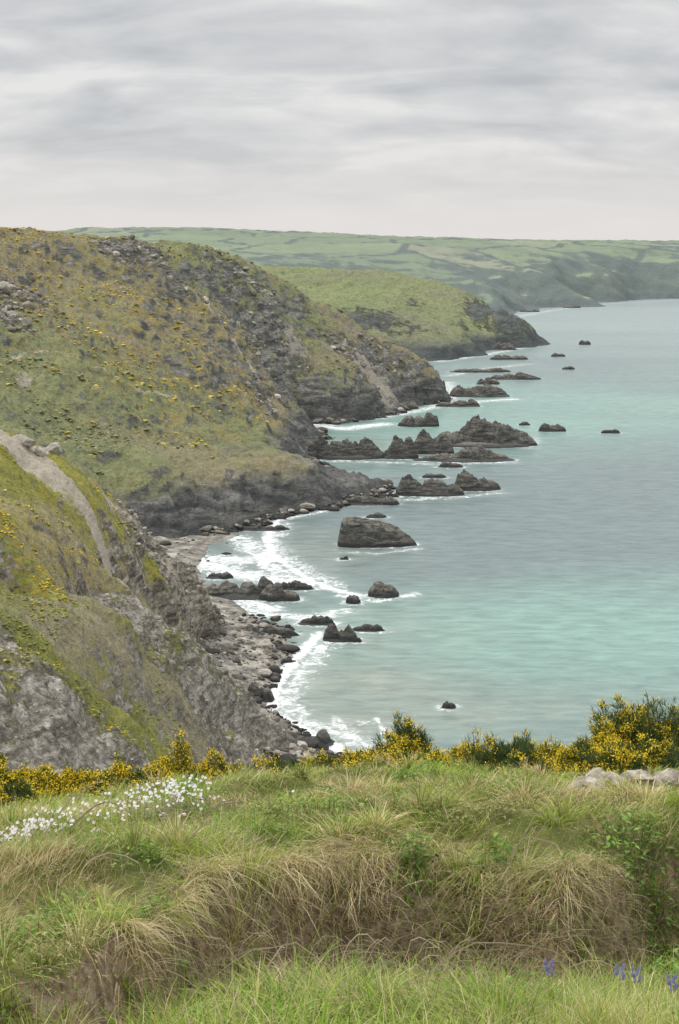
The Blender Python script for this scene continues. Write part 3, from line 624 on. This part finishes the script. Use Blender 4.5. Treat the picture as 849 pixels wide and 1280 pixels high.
def gorse(a,btop,wpx,dd,yel,seed,name='gorse_bush'):
    r=np.random.default_rng(seed); x=(a-CX)/F*dd; gz,_=bank_z(np.array([x]),np.array([dd])); gz=gz[0]-.05
    top=EYE-(btop-HY)/F*dd; h=max(.28,top-gz); w=wpx/F*dd/2
    ns=int(2600*min(1.9,max(.4,w*h*4)))
    D=rdir(r,ns,-.05); rad=r.uniform(.3,1.,ns)**.5
    lump=.9+.75*fbm(D[:,0]*2.4+seed,D[:,1]*2.4,D[:,2]*2.4,o=3,s=seed%50)
    R=(rad*lump)[:,None]*D
    P=R*np.array([w,w*.8,h*.95])+np.array([x,dd,gz])
    parts=[]
    dark=np.array([[.04,.075,.02],[.065,.105,.03],[.10,.14,.04],[.14,.16,.06]])
    for q in range(6):
        dq=D*.8+r.normal(size=(ns,3))*.6+np.array([0,0,.4]); dq/=np.linalg.norm(dq,axis=1)[:,None]
        parts.append(spikes(r,P+r.normal(size=(ns,3))*.015,dq,r.uniform(.04,.12,ns),r.uniform(.006,.014,ns),dark[r.integers(0,4,ns)]*r.uniform(.7,1.3,(ns,1))))
    fm=fbm(P[:,0]*6,P[:,1]*6,P[:,2]*6,o=2,s=seed%31)
    fl=np.where((rad>.66)&(fm*1.5+r.uniform(-.2,.2,ns)>.5-1.1*yel))[0]
    for q in range(9):
        parts.append(petals(r,P[fl]+D[fl]*.04+r.normal(size=(len(fl),3))*.024,r.uniform(.009,.017,len(fl)),np.array([[.85,.64,.03],[.78,.55,.02],[.9,.72,.08]])[r.integers(0,3,len(fl))]))
    nst=40; B=np.tile([[x,dd,gz]],(nst,1))+r.normal(size=(nst,3))*[w*.15,w*.15,0]
    tgt=P[r.integers(0,ns,nst)]-B; l=np.linalg.norm(tgt,axis=1)
    parts.append(spikes(r,B,tgt/l[:,None],l,np.full(nst,.02),np.tile([[.12,.09,.06]],(nst,1))))
    merge(parts,name,leaf_mat)
for i,g in enumerate([(790,888,130,19,.35),(842,884,140,19.3,.25),(760,908,80,18.6,.55),(750,932,90,18,.7),(705,942,70,17.5,.55),(780,936,80,17.4,.6),(825,930,80,17.6,.25),(730,925,60,19,.3),
  (515,908,62,18.6,.5),(478,946,80,16.8,.55),(578,930,80,19.4,.85),(632,926,105,18.6,.1),(662,936,60,17.8,.3),(545,944,60,17,.3),(495,928,60,18.,.25),(688,936,60,18.6,.7),
  (228,939,100,19.,.7),(165,955,85,18.6,.6),(275,950,80,19.,.6),(322,955,70,18.8,.45),(105,962,90,18.2,.5),(45,961,85,18,.6),(-5,951,80,18,.45),
  (385,944,90,18.8,.12),(350,958,60,17.6,.3),(430,952,65,18.6,.2),(455,950,60,18,.3),(15,980,70,16.6,.5),(130,974,70,17.4,.55),(200,966,80,17.6,.6),(255,972,60,17.5,.45)]):
    gorse(*g,seed=100+i)

# ---------------------------------------------------------------- broad-leaf plants, flowers, twigs, stones
def leafy(x,dd,rad,hh,n,cols,seed,ls=.03):
    r=np.random.default_rng(seed)
    px=x+r.normal(size=n)*rad*.5; py=dd+r.normal(size=n)*rad*.5; gz,_=bank_z(px,py)
    q=np.exp(-((px-x)**2+(py-dd)**2)/(rad**2)); P=np.stack([px,py,gz+r.uniform(.02,1,n)*hh*q+.02],1)
    c=np.array(cols)[r.integers(0,len(cols),n)]*r.uniform(.7,1.3,(n,1))
    D=r.normal(size=(n,3))*[1,1,.35]; D/=np.linalg.norm(D,axis=1)[:,None]; s=np.cross(D,[0,0,1.]); s/=np.linalg.norm(s,axis=1)[:,None]
    L_=r.uniform(.6,1.5,n)[:,None]*ls; dn=np.array([0,0,-.35])*L_
    V=np.stack([P,P+D*L_*.8+s*L_*.45,P+D*L_*2+dn,P+D*L_*.8-s*L_*.45],1).reshape(-1,3)
    Q=(np.arange(n)*4)[:,None]+np.array([[0,1,2,3]])
    st=spikes(r,np.stack([px,py,gz],1),np.tile([[0,0,1.]],(n,1)),P[:,2]-gz,np.full(n,.004),c*.8)
    return [(V,Q,np.zeros((0,3),int),np.repeat(c,4,0)),st]
GR=[(.09,.16,.03),(.13,.23,.04),(.2,.3,.07)]
for i,(a,dd,rad,hh,n,ls) in enumerate([(622,8.3,.2,.22,200,.024),(812,8.6,.35,.3,420,.022),(838,7.6,.3,.28,240,.02),(95,6.9,.3,.14,240,.016),(60,6.4,.3,.14,200,.016),(520,8.3,.12,.24,90,.028),(478,7.5,.2,.24,80,.045),
    (215,6.9,.2,.14,120,.022),(440,6.8,.35,.18,250,.018),(650,7.0,.3,.2,200,.02),(225,6.1,.14,.14,60,.028),(740,7.8,.25,.2,160,.02),(560,6.6,.3,.16,220,.016),(330,6.4,.25,.15,160,.02)]):
    merge(leafy((a-CX)/F*dd,dd,rad,hh,n,GR,300+i,ls),'bramble_plant',leaf_mat)
r=np.random.default_rng(31); parts=[]
for i in range(120):
    dd=np.exp(r.uniform(np.log(5.2),np.log(15))); x=r.uniform(-.27,.27)*dd
    g_=[(.11,.18,.035),(.16,.25,.05),(.24,.32,.08)] if r.uniform()<.75 else [(.28,.3,.1),(.34,.3,.14)]
    parts+=leafy(x,dd,r.uniform(.12,.35),r.uniform(.06,.16),int(r.uniform(60,190)),g_,700+i,r.uniform(.009,.018))
merge(parts,'low_herbs',leaf_mat)
def flowers(a,dd,rx,ry,n,name,seed):
    r=np.random.default_rng(seed); x=(a-CX)/F*dd
    px=x+r.normal(size=n)*rx*.5; py=dd+r.normal(size=n)*ry*.5; gz,_=bank_z(px,py); top=gz+r.uniform(.12,.27,n)
    parts=[spikes(r,np.stack([px,py,gz],1),np.tile([[0,0,1.]],(n,1)),top-gz,np.full(n,.004),np.tile([[.2,.27,.1]],(n,1)))]
    tl=r.normal(size=(n,2))*.5-np.array([0,.35])
    Nn=np.stack([tl[:,0],tl[:,1],np.ones(n)],1); Nn/=np.linalg.norm(Nn,axis=1)[:,None]
    A=np.cross(Nn,[1,0,0.]); A/=np.linalg.norm(A,axis=1)[:,None]; Bv=np.cross(Nn,A); P=np.stack([px,py,top],1)
    for k in range(5):
        t=k*1.2566; dk=A*np.cos(t)+Bv*np.sin(t); sk=-A*np.sin(t)+Bv*np.cos(t)
        V=np.stack([P,P+dk*.008+sk*.005+Nn*.002,P+dk*.013,P+dk*.008-sk*.005+Nn*.002],1).reshape(-1,3)
        parts.append((V,(np.arange(n)*4)[:,None]+np.array([[0,1,2,3]]),np.zeros((0,3),int),np.tile([[.78,.74,.74]],(n*4,1))))
    parts+=leafy(x,dd,max(rx,ry)*.9,.12,n*2,[(.17,.24,.1),(.24,.3,.13)],seed+1,.014)
    merge(parts,name,leaf_mat)
flowers(190,10.2,.48,.34,190,'white_campion_flowers',400); flowers(230,10.5,.22,.22,70,'white_campion_flowers',401)
flowers(15,9.0,.34,.32,140,'white_campion_flowers',402); flowers(60,9.3,.25,.25,70,'white_campion_flowers',403)
# bluebells
for i,(a,dd) in enumerate([(686,6.35),(775,6.3),(795,6.35),(840,6.3)]):
    r=np.random.default_rng(500+i); x=(a-CX)/F*dd; parts=[]
    px=x; py=dd; gz=bank_z(np.array([px]),np.array([py]))[0][0]
    B=np.array([[px,py,gz]]); parts.append(spikes(r,B,np.array([[0,0,1.]]),np.array([.27]),np.array([.006]),np.array([[.14,.22,.06]])))
    for k in range(9):
        t=k*2.4; c0_=np.array([px+.018*math.cos(t),py+.018*math.sin(t),gz+.26-.007*k]); nn=6
        ring=lambda rr,zz:np.array([[c0_[0]+rr*math.cos(j*6.283/nn),c0_[1]+rr*math.sin(j*6.283/nn),c0_[2]+zz] for j in range(nn)])
        V=np.vstack([ring(.002,.005),ring(.006,-.003),ring(.008,-.014)]); Q=np.array([[l*nn+j,l*nn+(j+1)%nn,(l+1)*nn+(j+1)%nn,(l+1)*nn+j] for l in range(2) for j in range(nn)])
        parts.append((V,Q,np.zeros((0,3),int),np.tile([[.27,.25,.5]],(len(V),1))))
    merge(parts,'bluebell',leaf_mat)
# dead bramble stems
r=np.random.default_rng(600); parts=[]
for q in range(180):
    a=r.normal(470,160) ; dd=r.uniform(6.6,8.3); x=(a-CX)/F*dd; L_=r.uniform(.2,.9); an=r.uniform(0,6.28); n=9
    t=np.linspace(0,1,n); px=x+np.cos(an)*L_*t+.04*np.cumsum(r.normal(size=n))*.4; py=dd-abs(np.sin(an))*L_*t*.6+.01*np.cumsum(r.normal(size=n))
    gz=bank_z(px,py)[0]+.08+r.uniform(.05,.3)*np.sin(t*3.0)+.02; rr=r.uniform(.002,.0055)*(1-.7*t)
    k=3; rows=[]
    for j in range(k):
        th=j*2.094; rows.append(np.stack([px,py+rr*math.cos(th),gz+rr*math.sin(th)],1)+np.stack([rr*math.sin(th*2)*.5,0*t,0*t],1))
    V=np.stack(rows,1).reshape(-1,3); Q=np.array([[i*k+j,i*k+(j+1)%k,(i+1)*k+(j+1)%k,(i+1)*k+j] for i in range(n-1) for j in range(k)])
    parts.append((V,Q,np.zeros((0,3),int),np.tile(np.array([[.54,.45,.33]])*r.uniform(.6,1.3),(len(V),1))))
merge(parts,'dead_bramble_stems',leaf_mat)
# stones of the old bank wall
m,nt=newmat('lichen_stone')
pos=N(nt,'ShaderNodeNewGeometry').outputs['Position']
n1=noi(nt,pos,9.,7.,.7); n2=noi(nt,pos,30.,4.,.7)
c=ramp(nt,n1,[(.35,(.17,.15,.12)),(.5,(.32,.28,.22)),(.62,(.5,.46,.38))])
finish(nt,c,.9,ma(nt,'ADD',n1,n2),.8,.02,.2); lich=m
r=np.random.default_rng(9)
a=np.array([738,750,762,774,786,799,812,825,838,850,862,768,806,832]); dd=np.full(14,10.5)+r.normal(size=14)*.08
zb_=EYE-(np.interp(a,[735,780,849,870],[1020,1004,984,980])-HY)/F*dd
x=(a-CX)/F*dd; z=np.maximum(bank_z(x,dd)[0]+.14,zb_)
scatter_rocks('stone_wall',np.stack([x,dd,z],1),r.uniform(.07,.11,len(a)),lich,3,20,.75)
x2=np.repeat(x,3)+r.normal(size=42)*.05; d2=np.repeat(dd,3)+r.normal(size=42)*.06; zg=bank_z(x2,d2)[0]
scatter_rocks('stone_wall',np.stack([x2,d2,zg+(np.repeat(z,3)-zg)*r.uniform(.1,.8,42)],1),r.uniform(.08,.13,42),lich,2,24,.8)

# ---------------------------------------------------------------- world, sun, camera
sc=bpy.context.scene
w=bpy.data.worlds.new('World'); sc.world=w; w.use_nodes=True; nt=w.node_tree; nt.nodes.clear()
SE,SR=math.radians(52),math.radians(-60)
sky=N(nt,'ShaderNodeTexSky',sky_type='NISHITA',sun_disc=False,sun_elevation=SE,sun_rotation=SR)
g=N(nt,'ShaderNodeTexCoord').outputs['Generated']
sp=N(nt,'ShaderNodeSeparateXYZ',{0:g}).outputs
zz=ma(nt,'MAXIMUM',sp[2],0.)
dv=ma(nt,'ADD',zz,.30)
vec=N(nt,'ShaderNodeCombineXYZ',{0:ma(nt,'DIVIDE',sp[0],dv),1:ma(nt,'DIVIDE',sp[1],dv),2:0.}).outputs[0]
n1=noi(nt,mapping(nt,vec,(0,0,.12),(1.,1.9,1)),2.6,6.,.5,.5); n2=noi(nt,mapping(nt,vec,(0,0,-.1),(1.2,1.6,1)),7.,5.,.5,.3)
cn=ma(nt,'ADD',ma(nt,'MULTIPLY',n1,.78),ma(nt,'MULTIPLY',n2,.22))
cl=ramp(nt,cn,[(.36,(5.1,5.3,5.5)),(.45,(6.0,6.1,6.25)),(.53,(6.8,6.8,6.85)),(.63,(8.1,8.0,7.9))])
hzc=mixc(nt,mr(nt,zz,.10,.0),cl,(7.9,7.6,7.45))
br=mr(nt,zz,.18,.85,1.,3.)
cl2=N(nt,'ShaderNodeVectorMath',{0:hzc,'Scale':br},operation='SCALE').outputs[0]
fin=mixc(nt,.95,sky.outputs[0],cl2)
bg=N(nt,'ShaderNodeBackground',{'Color':fin,'Strength':.1}); o=N(nt,'ShaderNodeOutputWorld'); nt.links.new(bg.outputs[0],o.inputs[0])
sl=bpy.data.lights.new('sun','SUN'); sl.energy=1.5; sl.angle=math.radians(14); sl.color=(1,.96,.9)
so=bpy.data.objects.new('sun',sl); sc.collection.objects.link(so)
from mathutils import Vector
dirv=Vector((math.sin(SR)*math.cos(SE),math.cos(SR)*math.cos(SE),math.sin(SE)))
so.rotation_euler=dirv.to_track_quat('Z','Y').to_euler(); so.location=(0,0,200)
cam=bpy.data.cameras.new('camera'); co=bpy.data.objects.new('camera',cam); sc.collection.objects.link(co)
co.location=(0,0,EYE); co.rotation_euler=(math.radians(90),0,0)
cam.sensor_fit='VERTICAL'; cam.sensor_height=24; cam.lens=24*F/1280; cam.shift_y=-(640-HY)/1280; cam.clip_start=.1; cam.clip_end=100000
sc.camera=co
sc.view_settings.view_transform='Standard'; sc.view_settings.look='None'; sc.view_settings.exposure=0
